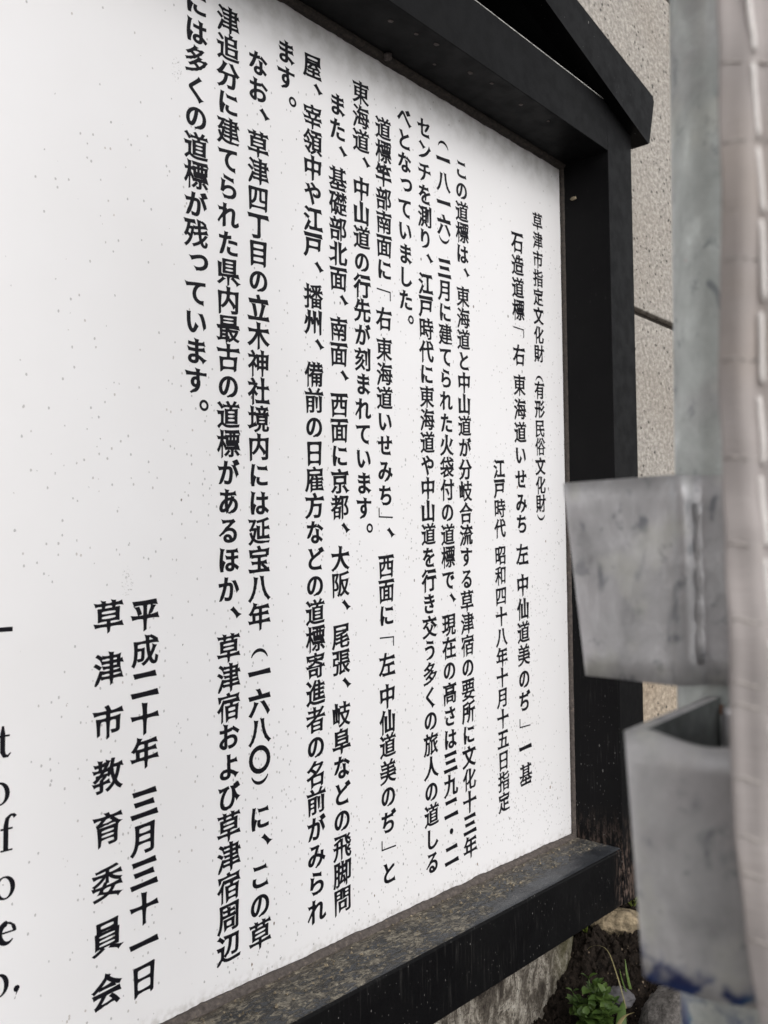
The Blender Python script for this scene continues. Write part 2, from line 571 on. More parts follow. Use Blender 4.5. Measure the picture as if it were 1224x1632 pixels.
def soil_h(x, y):
    h = -0.475
    h -= 0.55 * max(0.0, 0.285 - x)
    h -= 0.22 * max(0.0, -0.055 - y)
    h = max(h, -0.60)
    p = Vector((x, y, 0))
    h += 0.010 * noise.fractal(p * 22, 1.0, 2.0, 4) + 0.0045 * noise.fractal(p * 95 + Vector((5, 3, 1)), 0.8, 2.0, 4)
    h += 0.0035 * max(0, noise.noise(p * 160))
    d = min(x + 0.25, 1.25 - x, y + 0.62, 0.2 - y)      # sink the rim below the asphalt
    if d < 0.08:
        h = h * (d / 0.08) + (GZ - 0.02) * (1 - d / 0.08) if d > 0 else GZ - 0.02
    return h


def grid_coords(a, b, fine_a, fine_b, fine, coarse):
    r, v = [], a
    while v < b:
        r.append(v)
        v += fine if fine_a <= v <= fine_b else coarse
    r.append(b)
    return r


xs = grid_coords(-0.25, 1.25, 0.13, 0.50, 0.0022, 0.02)
ys = grid_coords(-0.62, 0.20, -0.24, 0.02, 0.0022, 0.02)
verts = [(x, y, soil_h(x, y)) for y in ys for x in xs]
W = len(xs)
faces = [(j * W + i, j * W + i + 1, (j + 1) * W + i + 1, (j + 1) * W + i) for j in range(len(ys) - 1) for i in range(W - 1)]
me = bpy.data.meshes.new("soil")
me.from_pydata(verts, [], faces)
me.materials.append(M['soil'])
for p in me.polygons:
    p.use_smooth = True
soil = bpy.data.objects.new("soil", me)
COL.objects.link(soil)
soil['kind'] = 'structure'


def scatter(name, n, region, rmin, rmax, mat, seed, hfun, label=None):
    rnd = random.Random(seed)
    V, Fc = [], []
    tet = [(1, 0, -0.5), (-0.5, 0.87, -0.5), (-0.5, -0.87, -0.5), (0.1, 0.1, 0.9), (-0.6, 0.1, 0.35), (0.5, -0.4, 0.4)]
    tf = [(0, 2, 1), (0, 1, 3), (1, 4, 3), (1, 2, 4), (2, 5, 3), (2, 0, 5), (0, 3, 5), (2, 3, 4)]
    for _ in range(n):
        x = rnd.uniform(region[0], region[1])
        y = rnd.uniform(region[2], region[3])
        r = rmin + (rmax - rmin) * rnd.random() ** 3
        z = hfun(x, y) + r * 0.25
        a = rnd.random() * 6.28
        ca, sa = math.cos(a), math.sin(a)
        k = len(V)
        sx, sy, sz = (rnd.uniform(0.7, 1.3) for _ in range(3))
        for (p, q, s) in tet:
            V.append((x + (p * ca * sx - q * sa * sy) * r, y + (p * sa * sx + q * ca * sy) * r, z + s * r * sz))
        Fc += [tuple(k + i for i in f) for f in tf]
    mm = bpy.data.meshes.new(name)
    mm.from_pydata(V, [], Fc)
    mm.materials.append(mat)
    o = bpy.data.objects.new(name, mm)
    COL.objects.link(o)
    o['kind'] = 'stuff'
    if label:
        o['label'] = label
        o['category'] = name.replace('_', ' ')
    return o


scatter("soil_clumps", 15000, (0.14, 0.60, -0.26, 0.10), 0.0008, 0.0058, M['soil'], 3, soil_h, "dark crumbly soil clumps covering the ground beside the stone base")
scatter("soil_grit", 2600, (0.14, 0.60, -0.26, 0.10), 0.0003, 0.0017, M['grain'], 4, soil_h, "pale grit and tiny stones scattered over the dark soil")


def rock(name, c, r, seed, mat, label, rot=0.0, cat='rock', amp=0.16):
    bm = bmesh.new()
    bmesh.ops.create_icosphere(bm, subdivisions=5, radius=1)
    ca, sa = math.cos(rot), math.sin(rot)
    for v in bm.verts:
        d = v.co.normalized()
        k = 1 + amp * noise.fractal(d * 1.6 + Vector((seed, 0, 0)), 1.0, 2.0, 3) + 0.025 * noise.fractal(d * 9 + Vector((0, seed, 0)), 1.0, 2.0, 3)
        p = Vector((d.x * r[0], d.y * r[1], d.z * r[2])) * k
        v.co = Vector((p.x * ca - p.y * sa, p.x * sa + p.y * ca, p.z)) + Vector(c)
    return tag(link_bm(name, bm, mat, None, True, origin=c), label, cat)


rock("stone", (0.349, -0.050, -0.472), (0.032, 0.017, 0.016), 2.0, M['tan_rock'],
     "tan rounded stone lying on the soil just below the sign's lower right corner", rot=-0.9)
rock("stone", (0.272, -0.176, -0.526), (0.086, 0.056, 0.046), 7.0, M['grey_rock'],
     "big dark grey speckled stone at the bottom, behind the blue-stained pole", rot=0.4)
rock("stone", (0.250, -0.106, -0.500), (0.019, 0.014, 0.007), 11.0, M['chip'],
     "small flat pale grey stone between the leafy weed and the big grey stone", rot=0.5)
rock("stone", (0.470, -0.030, -0.486), (0.020, 0.015, 0.010), 21.0, M['grey_rock'],
     "small dark stone on the soil to the right of the tan stone", rot=0.2)

# ------------------------------------------------------------------ wall behind
wall = thing("granite_wall", "speckled beige granite-faced wall standing behind the black sign", "wall", (0, 0.12, GZ))
WY = 0.12
rows = [(GZ, -0.250, M['granite_base']), (-0.240, 0.3265, M['granite']), (0.3385, 0.925, M['granite']), (0.937, 1.522, M['granite']), (1.534, 2.12, M['granite'])]
for r, (z0, z1, mt) in enumerate(rows):
    x = -3.03
    while x < 3.6:
        x1 = x + 1.142
        bm = box_bm((x, WY, z0), (x1, WY + 0.03, z1), 0.0025, 2)
        link_bm("stone_panel", bm, mt, wall)
        x = x1 + 0.008
bm = box_bm((-3.4, WY + 0.012, GZ - 0.02), (4.4, WY + 0.22, 2.119))
link_bm("wall_core", bm, M['joint'], wall)

# ------------------------------------------------------------------ stone base under the sign
bm = bmesh.new()
nx, nz = 150, 36
x0, x1, zb, zt = -1.10, 0.286, -0.66, -0.4515
gridv = []
for j in range(nz + 1):
    row = []
    for i in range(nx + 1):
        x = x0 + (x1 - x0) * i / nx
        z = zb + (zt - zb) * j / nz
        p = Vector((x * 24, 0, z * 14))
        y = -0.046 + 0.006 * noise.fractal(p, 1.0, 2.0, 4) + 0.002 * noise.noise(p * 5)
        y += 0.012 * max(0, (x - 0.265) / 0.02) ** 2 + 0.01 * max(0, (z - (-0.458)) / 0.007)
        row.append(bm.verts.new((x, y, z)))
    gridv.append(row)
for j in range(nz):
    for i in range(nx):
        bm.faces.new([gridv[j][i], gridv[j][i + 1], gridv[j + 1][i + 1], gridv[j + 1][i]])
bt = [bm.verts.new((v.co.x, 0.045, v.co.z)) for v in gridv[nz]]
bb = [bm.verts.new((v.co.x, 0.045, v.co.z)) for v in gridv[0]]
for i in range(nx):
    bm.faces.new([gridv[nz][i], gridv[nz][i + 1], bt[i + 1], bt[i]])
    bm.faces.new([bt[i], bt[i + 1], bb[i + 1], bb[i]])
bm.faces.new([r[-1] for r in gridv] + [bt[-1], bb[-1]])
bm.faces.new([r[0] for r in gridv][::-1] + [bb[0], bt[0]])
tag(link_bm("plinth_block", bm, M['plinth'], None, True, origin=(-0.4, 0, -0.62)), "weathered streaky stone block carrying the black sign, half buried in soil", "stone block")

# ------------------------------------------------------------------ the sign
sign = thing("information_sign", "black framed notice board with white panel of vertical Japanese text and small gable roof", "sign", (-0.35, 0, -0.45))
XL, XR = -1.05, 0.348            # opening left / right
ZB, ZT = -0.389, 0.396
YF, YB = -0.063, 0.030           # front and back of the frame
OXL, OXR, OZB, OZT = -1.108, 0.406, -0.4505, 0.4535
link_bm("panel", box_bm((XL - 0.006, 0.0, ZB - 0.006), (XR + 0.006, 0.008, ZT + 0.006)), M['panel'], sign)
# stiles run full height, rails butt between them
RC = 0.009
arc_r = [(OXR - RC + RC * math.sin(k * math.pi / 16), OZT - RC + RC * math.cos(k * math.pi / 16)) for k in range(9)]
sp_r = [(XR, OZB), (XR, OZT)] + arc_r + [(OXR, OZB)]
link_bm("stile", prism_bm(sp_r, YF, YB, 0.0005), M['stile'], sign)
sp_l = [(OXL + (OXR - p[0]), p[1]) for p in sp_r][::-1]
link_bm("stile", prism_bm(sp_l, YF, YB, 0.0005), M['stile'], sign)
link_bm("top_rail", box_bm((XL + 0.00005, YF + 0.00002, ZT), (XR - 0.00005, YB - 0.001, OZT - 0.0001), 0.0006, 2), M['stile'], sign)
lr = link_bm("bottom_rail", box_bm((XL + 0.0002, YF + 0.0006, OZB + 0.0004), (XR - 0.0002, YB - 0.001, ZB - 0.0008), 0.0016, 2), M['frame_low'], sign)
bm = bmesh.new()
nx = 240
ny = 24
rw = []
for j in range(ny + 1):
    row = []
    for i in range(nx + 1):
        x = XL + (XR - XL) * i / nx
        y = YF + 0.0028 + (0 - YF - 0.0028) * j / ny
        k = j / ny
        z = ZB + 0.0012 * k ** 2 + 0.0006 * k * noise.fractal(Vector((x * 60, y * 110, 0)), 1, 2, 4)
        if j == 0:
            z = ZB - 0.0009
        row.append(bm.verts.new((x, y, z)))
    rw.append(row)
for j in range(ny):
    for i in range(nx):
        bm.faces.new([rw[j][i], rw[j][i + 1], rw[j + 1][i + 1], rw[j + 1][i]])
link_bm("sill_top", bm, M['ledge'], sign, True)
# thin pale strip: sky highlight painted along the top rail's front edge
link_bm("edge_highlight", box_bm((XL + 0.01, YF - 0.0004, OZT - 0.0007), (OXR - 0.013, YF + 0.002, OZT + 0.0004), 0.0002, 1), M['edge'], sign)


def bead(p0, p1, inward, w, d, seed):
    """sealant bead: a wobbly strip lying on the reveal beside the panel; inward = unit vector towards the opening"""
    bm = bmesh.new()
    p0, p1, inward = Vector(p0), Vector(p1), Vector(inward)
    n = int((p1 - p0).length / 0.004)
    prof = [(0, 0), (w, 0.0), (w * 0.95, d * 0.5), (w * 0.45, d * 0.95), (0, d)]
    rings = []
    for i in range(n + 1):
        p = p0.lerp(p1, i / n)
        k = 1 + 0.30 * noise.noise(p * 40 + Vector((seed, 0, 0))) + 0.16 * noise.noise(p * 190)
        rings.append([bm.verts.new(p + inward * a * k + Vector((0, -b * (0.75 + 0.25 * k), 0))) for a, b in prof])
    for i in range(n):
        for q in range(len(prof) - 1):
            bm.faces.new([rings[i][q], rings[i][q + 1], rings[i + 1][q + 1], rings[i + 1][q]])
    return bm


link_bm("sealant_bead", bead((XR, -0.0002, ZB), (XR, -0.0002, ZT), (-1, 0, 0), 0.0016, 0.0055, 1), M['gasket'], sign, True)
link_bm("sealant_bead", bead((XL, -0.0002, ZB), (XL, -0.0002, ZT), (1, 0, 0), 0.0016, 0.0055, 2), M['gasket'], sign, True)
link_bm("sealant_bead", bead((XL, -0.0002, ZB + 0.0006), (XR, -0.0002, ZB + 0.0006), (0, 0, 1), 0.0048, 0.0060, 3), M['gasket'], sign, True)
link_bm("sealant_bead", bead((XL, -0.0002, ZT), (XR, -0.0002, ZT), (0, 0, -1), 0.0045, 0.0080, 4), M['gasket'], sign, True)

# little gable roof: sloped barge boards, dark soffit and recessed gable
RY = -0.076
XC = -0.35
low = [(0.4115, 0.4300), (0.195, 0.4965), (0.0, 0.5565), (XC, 0.664)]
top = [(0.4450, 0.4905), (0.262, 0.5265), (0.0, 0.6040), (XC, 0.722)]
end = [(0.4300, 0.4345), (0.4440, 0.4840)]
poly = [(0.4265, 0.4262)] + [(0.4300, 0.4285)] + [(0.4452, 0.4845), (0.4425, 0.4912)] + top[1:] + low[::-1][:-1] + [(0.4095, 0.4315)]
link_bm("barge_board", prism_bm(poly, RY, RY + 0.022, 0.0008), M['frame'], sign)
mir = [(2 * XC - 0.0006 - p[0], p[1]) for p in poly][::-1]
link_bm("barge_board", prism_bm(mir, RY, RY + 0.022, 0.0008), M['frame'], sign)
pr = [(0.4268, 0.4268)] + low[:1] + low[1:] + [(XC, 0.70)] + [(p[0] - 0.002, p[1] - 0.004) for p in top[1:-1][::-1]] + [(0.440, 0.484)]
link_bm("roof_board", prism_bm(pr, RY + 0.0225, 0.100), M['dark'], sign)
mir = [(2 * XC - 0.0006 - p[0], p[1]) for p in pr][::-1]
link_bm("roof_board", prism_bm(mir, RY + 0.0225, 0.100), M['dark'], sign)
gab = [(XC, 0.66), (0.37, OZT + 0.0006), (2 * XC - 0.37, OZT + 0.0006)]
link_bm("gable_board", prism_bm(gab, 0.006, 0.016), M['dark'], sign)

# small marks: web spots on the underside of the top rail, crumbs on the sill
def blob(name, c, r, mat, parent, seed, flat=(1, 1, 1)):
    bm = bmesh.new()
    bmesh.ops.create_icosphere(bm, subdivisions=2, radius=1)
    for v in bm.verts:
        k = 1 + 0.45 * noise.noise(v.co * 2.1 + Vector((seed, seed, 0)))
        v.co = Vector((v.co.x * flat[0], v.co.y * flat[1], v.co.z * flat[2])) * r * k + Vector(c)
    return link_bm(name, bm, mat, parent, True)


blob("cocoon", (0.0275, -0.0085, ZT - 0.002), 0.0042, M['spot'], sign, 3)
for i, (x, y, r) in enumerate(((-0.01, -0.045, .0022), (0.02, -0.049, .0018), (0.045, -0.052, .0022), (0.105, -0.046, .0022), (0.135, -0.050, .0018),
                               (0.19, -0.048, .002), (-0.06, -0.05, .002), (0.07, -0.03, .0014), (0.24, -0.05, .0016), (-0.1, -0.045, .002))):
    blob("web_spot", (x, y, ZT - 0.0002), r, M['spot'], sign, i, (1.3, 1, 0.12))
blob("dry_leaf_flake", (XR - 0.0015, -0.018, 0.352), 0.0042, M['crumb'], sign, 9, (0.25, 1, 0.5))


def sill_h(x, y):
    return ZB + 0.0010


o = scatter("sill_debris", 620, (-0.45, 0.33, -0.040, -0.004), 0.0002, 0.0016, M['crumb'], 12, sill_h)
for v in o.data.vertices:
    v.co -= sign.location
o.parent = sign


# ------------------------------------------------------------------ lettering
U = 0.022
PITCH = 0.030202


def cx(idx):
    return (9 - idx) * PITCH


def cz(v):
    return -(v - 17) * U


cells = []      # (column key, char, x, z, em)


def column(key, idx, text, v0=1, em=U, xs=None):
    v = v0
    for ch in text:
        if ch not in '　 ':
            cells.append((key, ch, cx(idx) if xs is None else xs, cz(v), em))
        v += 1


def column_at(key, xunits, text, vs, em):
    for ch, v in zip(text, vs):
        cells.append((key, ch, (xunits if not isinstance(xunits, tuple) else xunits[0] + (xunits[1] - xunits[0]) * (v - vs[0]) / (vs[-1] - vs[0])) * PITCH, cz(v), em))


column_at(1, (9.80, 9.70), "草津市指定文化財（有形民俗文化財）",
          [2.67, 3.67, 4.67, 5.66, 6.65, 7.63, 8.63, 9.60, 10.95, 11.5, 12.48, 13.48, 14.41, 15.42, 16.39, 17.33, 18.0], U * .95)
column_at(2, 8.385, "石造道標「右東海道いせみち左中仙道美のぢ」一基",
          [4.26, 5.42, 6.57, 7.70, 8.85, 9.97, 11.49, 12.69, 13.85, 14.98, 16.17, 17.36, 18.40, 19.91, 21.42, 22.59, 23.73, 24.85, 26.0, 27.09, 28.1, 29.37, 30.64], U * 1.10)
column_at(3, 6.995, "江戸時代昭和四十八年十月十五日指定",
          [15.79, 16.74, 17.70, 18.66, 19.95, 20.91, 21.89, 22.85, 23.82, 24.78, 25.74, 26.70, 27.68, 28.65, 29.64, 30.61, 31.58], U * .95)
column(4, 4, "この道標は、東海道と中山道が分岐合流する草津宿の要所に文化十三年", 2)
column(5, 5, "（一八一六）三月に建てられた火袋付の道標で、現在の高さは三九二・二", 1)
column(6, 6, "センチを測り、江戸時代に東海道や中山道を行き交う多くの旅人の道しる", 1)
column(7, 7, "べとなっていました。", 1)
column(8, 8, "道標竿部南面に", 2)
column_at(8, .96, "「右東海道いせみち」、西面に「左中仙道美のぢ」と",
          [9.10, 10.08, 11.36, 12.4, 13.4, 14.37, 15.36, 16.43, 17.43, 18.13, 19.15, 20.34, 21.34, 22.34, 23.45, 24.34, 25.62, 26.65, 27.61, 28.66, 29.64, 30.66, 31.51, 32.68], U)
column(9, 9, "東海道、中山道の行先が刻まれています。", 1)
column(10, 10, "また、基礎部北面、南面、西面に京都、大阪、尾張、岐阜などの飛脚問", 2)
column(11, 11, "屋、宰領中や江戸、播州、備前の日雇方などの道標寄進者の名前がみられ", 1)
column(12, 12, "ます。", 1)
column(13, 13, "なお、草津四丁目の立木神社境内には延宝八年（一六八〇）に、この草", 2)
column(14, 14, "津追分に建てられた県内最古の道標があるほか、草津宿および草津宿周辺", 1)
column(15, 15, "には多くの道標が残っています。", 1)
column_at(16, -7.42, "平成二十年三月三十一日", [21.69, 22.81, 23.86, 24.92, 25.97, 27.54, 28.6, 29.68, 30.74, 31.82, 32.87], U * 1.0)
column_at(17, -8.36, "草津市教育委員会", [21.67, 23.24, 24.84, 26.44, 28.02, 29.61, 31.19, 32.78], U * 1.02)

uniq = sorted({c[1] for c in cells} - set('「」・（）'))
fc = bpy.data.curves.new("glyph_source", 'FONT')
fc.body = "\n".join(uniq)
fc.size = 1.0
fc.space_line = 3.0
fc.resolution_u = 4
fo = bpy.data.objects.new("glyph_source", fc)
COL.objects.link(fo)
bpy.context.view_layer.update()
bpy.context.view_layer.objects.active = fo
fo.select_set(True)
bpy.ops.object.convert(target='CURVE')
fo = bpy.context.view_layer.objects.active
crv = fo.data


def bez(p0, p1, p2, p3, n):
    out = []
    for i in range(1, n):
        t = i / n
        out.append(p0 * (1 - t) ** 3 + p1 * 3 * t * (1 - t) ** 2 + p2 * 3 * t * t * (1 - t) + p3 * t ** 3)
    return out


allsp = []
for sp in crv.splines:
    bp = sp.bezier_points
    n = len(bp)
    P = []
    for i in range(n):
        a, b = bp[i], bp[(i + 1) % n]
        p0, p1, p2, p3 = (np.array(q[:2]) for q in (a.co, a.handle_right, b.co, b.handle_left and b.co))
        p1 = np.array(a.handle_right[:2])
        p2 = np.array(b.handle_left[:2])
        p3 = np.array(b.co[:2])
        P.append(p0)
        ch = p3 - p0
        L = np.linalg.norm(ch) + 1e-9
        dev = max(abs(np.cross(ch, p1 - p0)), abs(np.cross(ch, p2 - p0))) / L
        if dev > 0.002:
            P += bez(p0, p1, p2, p3, 5)
    Q = [P[0]]
    for p in P[1:]:
        if np.linalg.norm(p - Q[-1]) > 1e-4:
            Q.append(p)
    if np.linalg.norm(Q[0] - Q[-1]) < 1e-4:
        Q.pop()
    allsp.append(np.array(Q))
bpy.data.objects.remove(fo)

ymid = [(q[:, 1].min() + q[:, 1].max()) / 2 for q in allsp]
line_h = 3.0
glyphs = {ch: [] for ch in uniq}
top_y = max(ymid)
# baseline of line i is at -i * pitch; find the pitch from the data span
for q, ym in zip(allsp, ymid):
    i = int(round((0.36 - ym) / line_h))
    i = max(0, min(len(uniq) - 1, i))
    g = q.copy()
    g[:, 1] += i * line_h
    glyphs[uniq[i]].append(g)
LINE_DEBUG = [(ch, len(g)) for ch, g in glyphs.items()][:12]


def area(p):
    x, y = p[:, 0], p[:, 1]
    return 0.5 * np.sum(x * np.roll(y, -1) - np.roll(x, -1) * y)


def brush(loops, bold):
    """give a plain gothic outline the terminals of a heavy brush hand"""
    tot = sum(area(l) for l in loops)
    sgn = 1 if tot > 0 else -1            # outer loops orientation
    res = []
    for L in loops:
        n = len(L)
        P = L.copy()
        d = np.roll(P, -1, 0) - P          # edge i: i -> i+1
        ln = np.linalg.norm(d, axis=1)
        u = d / ln[:, None]
        up = np.roll(u, 1, 0)
        turn = np.cross(up, u) * sgn       # >0 convex
        dot = (up * u).sum(1)
        ang = np.degrees(np.arctan2(turn, dot))
        off = np.zeros_like(P)
        term = set()
        for i in range(n):
            j = (i + 1) % n
            if 0.035 < ln[i] < 0.115 and 55 < ang[i] < 130 and 55 < ang[j] < 130:
                prevlen, nextlen = ln[i - 1], ln[j]
                if min(prevlen, nextlen) < 0.045:
                    continue
                term.add(i)
                term.add(j)
                out = np.array([u[i][1], -u[i][0]]) * sgn     # outward normal of the end edge
                th = math.degrees(math.atan2(out[1], out[0]))
                a, b = i, j
                if abs(th) > 150:            # left end of a horizontal
                    hi, lo = (a, b) if P[a][1] > P[b][1] else (b, a)
                    off[hi] += (-0.035, 0.030)
                    off[lo] += (0.012, -0.004)
                elif abs(th) < 30:           # right end
                    hi, lo = (a, b) if P[a][1] > P[b][1] else (b, a)
                    off[hi] += (-0.012, 0.030)
                    off[lo] += (0.032, -0.022)
                elif 60 < th < 120:          # top of a vertical
                    lf, rt = (a, b) if P[a][0] < P[b][0] else (b, a)
                    off[lf] += (-0.034, 0.022)
                    off[rt] += (0.014, -0.012)
                elif -120 < th < -60:        # foot of a vertical
                    lf, rt = (a, b) if P[a][0] < P[b][0] else (b, a)
                    off[lf] += (0.012, -0.030)
                    off[rt] += (-0.016, 0.012)
                elif -150 <= th <= -120 or 150 >= th >= 120 and False:   # sweeping down left: pointed
                    mid = (P[a] + P[b]) / 2
                    off[a] += (mid - P[a]) * 0.55 + out * 0.030
                    off[b] += (mid - P[b]) * 0.55 + out * 0.030
                elif -60 <= th <= -30:       # sweeping down right: heavy foot
                    hi, lo = (a, b) if P[a][1] > P[b][1] else (b, a)
                    off[hi] += (0.052, 0.006)
                    off[lo] += (-0.018, -0.030)
                else:
                    off[a] += out * 0.015 - u[i] * 0.012
                    off[b] += out * 0.015 + u[i] * 0.012
        # shoulders: convex top-right box corners
        if area(L) * sgn > 0:
            for i in range(n):
                if i not in term and 60 < ang[i] < 120 and ln[i] > 0.12 and ln[i - 1] > 0.12:
                    o = up[i] - u[i]
                    if o[0] > 0 and o[1] > 0:
                        off[i] += (0.022, 0.020)
                    elif o[0] < 0 and o[1] < 0:
                        off[i] += (-0.008, -0.014)
                    elif o[0] < 0 and o[1] > 0:
                        off[i] += (-0.022, 0.016)
                    else:
                        off[i] += (0.010, -0.018)
        # bold offset along mitred normals
        nrm = np.stack([u[:, 1], -u[:, 0]], 1) * sgn
        nv = nrm + np.roll(nrm, 1, 0)
        nl = np.linalg.norm(nv, axis=1)
        nl[nl < 1e-3] = 1
        nv = nv / nl[:, None]
        mit = np.clip(1 / np.clip((nv * nrm).sum(1), 0.5, 1), 1, 1.6)
        w = np.stack([np.full(n, bold), np.full(n, bold)], 1)
        w[:, 0] *= 1.12
        w[:, 1] *= 0.70
        P = P + nv * mit[:, None] * w + off * 1.35
        # subdivide long edges a little, waver, then cut corners once
        Q = []
        for i in range(n):
            a, b = P[i], P[(i + 1) % n]
            l = np.linalg.norm(b - a)
            Q.append(a)
            if l > 0.16:
                nn = 4
                perp = np.array([-(b - a)[1], (b - a)[0]]) / l
                for k in range(1, nn):
                    s = k / nn
                    Q.append(a + (b - a) * s - perp * sgn * -(0.016 if abs(b - a)[0] > abs(b - a)[1] else 0.010) * math.sin(math.pi * s))
            elif l > 0.08:
                Q.append((a + b) / 2)
        Q = np.array(Q)
        nxt = np.roll(Q, -1, 0)
        C1 = Q * 0.82 + nxt * 0.18
        C2 = Q * 0.18 + nxt * 0.82
        R = np.empty((len(Q) * 2, 2))
        R[0::2] = C1
        R[1::2] = C2
        res.append(R)
    return res


KANA = set("このはとがするにてられたでさセンチをりやきうくしべなっていまみちせぢすまたどれこおあるほかよびが")
styled = {}
for ch, ls in glyphs.items():
    if not ls:
        continue
    allp = np.concatenate(ls)
    # density decides how much weight a glyph can take
    dens = abs(sum(area(l) for l in ls)) / 0.85
    bold = 0.036 if dens < 0.20 else (0.036 if dens < 0.27 else (0.031 if dens < 0.34 else 0.025))
    if ch in KANA:
        bold = 0.038
    if ch in '（）':
        bold = 0.010
    st = brush(ls, bold) if ch not in '（）〇。' else [l for l in ls]
    if ch in '〇。':
        st2 = []
        for l in st:
            c = l.mean(0)
            big = np.abs(l - np.concatenate(st).mean(0)).max()
            full = np.abs(allp - allp.mean(0)).max()
            st2.append(c + (l - c) * (1.10 if big > full * 0.95 else 0.86))
        st = st2
    if ch not in KANA and ch not in '（）〇。、・':      # written hand: horizontals climb to the right
        st = [np.stack([l[:, 0], l[:, 1] + 0.095 * (l[:, 0] - 0.5)], 1) for l in st]
    elif ch in KANA:
        st = [np.stack([0.5 + (l[:, 0] - 0.5) * 0.93, 0.38 + (l[:, 1] - 0.38) * 0.95 + 0.03 * (l[:, 0] - 0.5)], 1) for l in st]
    styled[ch] = st

CCX, CCY = 0.5, 0.38      # centre of the em box in font units (advance 1)
em_scale = 1.0


def pen(path, wid):
    """variable width stroke -> closed loop"""
    L, Rr = [], []
    n = len(path)
    for i in range(n):
        a = np.array(path[max(0, i - 1)])
        b = np.array(path[min(n - 1, i + 1)])
        d = (b - a) / (np.linalg.norm(b - a) + 1e-9)
        nn = np.array([-d[1], d[0]])
        L.append(np.array(path[i]) + nn * wid[i] / 2)
        Rr.append(np.array(path[i]) - nn * wid[i] / 2)
    return np.array(L + Rr[::-1])


def glyph_loops(ch, x, z, em, small=False):
    """closed loops in board metres"""
    s = em
    if ch in '「」':
        t, a, b = 0.060, 0.44, 0.40
        pts = [(-a, 0.17), (-a, 0.17 + t), (a, 0.17 + t), (a, 0.17 + t - b), (a - t, 0.17 + t - b), (a - t, 0.17)]
        if ch == '」':
            pts = [(-p[0], -p[1]) for p in pts]
        return [np.array([(x + p[0] * s, z + p[1] * s) for p in pts])]
    if ch in '（）':
        n = 18
        path = [(0.37 * math.cos(math.radians(158 - 136 * i / n)) / math.cos(math.radians(22)), 0.40 * math.sin(math.radians(158 - 136 * i / n)) - 0.17) for i in range(n + 1)]
        lp = pen(path, [0.040 + 0.085 * math.sin(math.pi * i / n) for i in range(n + 1)])
        dz = -0.34 if not small else 0.0
        lp = lp + np.array([0, dz - 0.08])
        if ch == '）':
            lp = -lp
        return [np.array([x, z]) + lp * s]
    if ch == '・':
        return [np.array([(x + 0.13 * s * math.cos(k * math.pi / 8), z + 0.13 * s * math.sin(k * math.pi / 8)) for k in range(16)])]
    ls = styled.get(ch, [])
    if not ls:
        return []
    al = np.concatenate(ls)
    c = (al.min(0) + al.max(0)) / 2
    out = []
    for l in ls:
        q = l.copy()
        if ch in '（）':
            q = q - c
            q = np.stack([q[:, 1], -q[:, 0]], 1)
            q[:, 1] *= 1.1
            q += (0, -0.30) if ch == '（' else (0, 0.30)
            if small:
                q -= (0, -0.30) if ch == '（' else (0, 0.30)
        elif ch == '、':
            q = (q - c) * 1.05 + (0.31, 0.19)
        elif ch == '。':
            q = (q - c) * 1.15 + (0.33, 0.20)
        elif ch == 'っ':
            q = (q - c) * 1.05 + (0.10, 0.02)
        else:
            q = q - (CCX, CCY)
        out.append(np.array([x, z]) + q * s)
    return out


def triangulate(loops):
    """constrained Delaunay fill, non-zero winding: overlapping strokes simply merge"""
    V, Ed = [], []
    for l in loops:
        k = len(V)
        n = len(l)
        V += [Vector((float(p[0]), float(p[1]))) for p in l]
        Ed += [(k + i, k + (i + 1) % n) for i in range(n)]
    ov, oe, of, _, _, _ = delaunay_2d_cdt(V, Ed, [], 0, 1e-6)
    if not of:
        return [], []
    P = np.array([(v.x, v.y) for v in ov])
    T = np.array([f for f in of if len(f) == 3])
    c = P[T].mean(1)
    wind = np.zeros(len(c))
    for l in loops:
        a = l
        b = np.roll(l, -1, 0)
        for i in range(len(l)):
            y0, y1 = a[i][1], b[i][1]
            if y0 == y1:
                continue
            inb = (np.minimum(y0, y1) <= c[:, 1]) & (c[:, 1] < np.maximum(y0, y1))
            xi = a[i][0] + (c[:, 1] - y0) / (y1 - y0) * (b[i][0] - a[i][0])
            wind += np.where(inb & (xi > c[:, 0]), 1 if y1 > y0 else -1, 0)
    T = T[np.abs(wind) > 0.5]
    return P, T


def flat_mesh(name, parts, parent, y):
    """parts: list of (points, triangles) already in board metres"""
    V, Fc = [], []
    b = base_of(parent)
    for P, T in parts:
        k = len(V)
        V += [(p[0] - b.x, y - b.y, p[1] - b.z) for p in P]
        Fc += [tuple(int(i) + k for i in t) for t in T]
    me = bpy.data.meshes.new(name)
    me.from_pydata(V, [], Fc)
    me.materials.append(M['letter'])
    o = bpy.data.objects.new(name, me)
    COL.objects.link(o)
    o.parent = parent
    return o


tri_cache = {}


def glyph_part(ch, x, z, em):
    key = (ch, em < U * 0.98)
    if key not in tri_cache:
        ls = glyph_loops(ch, 0.0, 0.0, 1.0, em < U * 0.98)
        tri_cache[key] = triangulate(ls) if ls else ([], [])
    P, T = tri_cache[key]
    if len(P) == 0:
        return (P, T)
    return (P * em + np.array([x, z]), T)


for key in sorted({c[0] for c in cells}):
    flat_mesh("text_column", [glyph_part(ch, x, z, em) for k, ch, x, z, em in cells if k == key], sign, -0.00015)


# Roman letters with thick and thin strokes (the line ends of the English text)
def ell(cx_, cy_, rx, ry, tilt=0.0, n=40):
    return np.array([(cx_ + rx * math.cos(a) * math.cos(tilt) - ry * math.sin(a) * math.sin(tilt),
                      cy_ + rx * math.cos(a) * math.sin(tilt) + ry * math.sin(a) * math.cos(tilt)) for a in [k * 2 * math.pi / n for k in range(n)]])


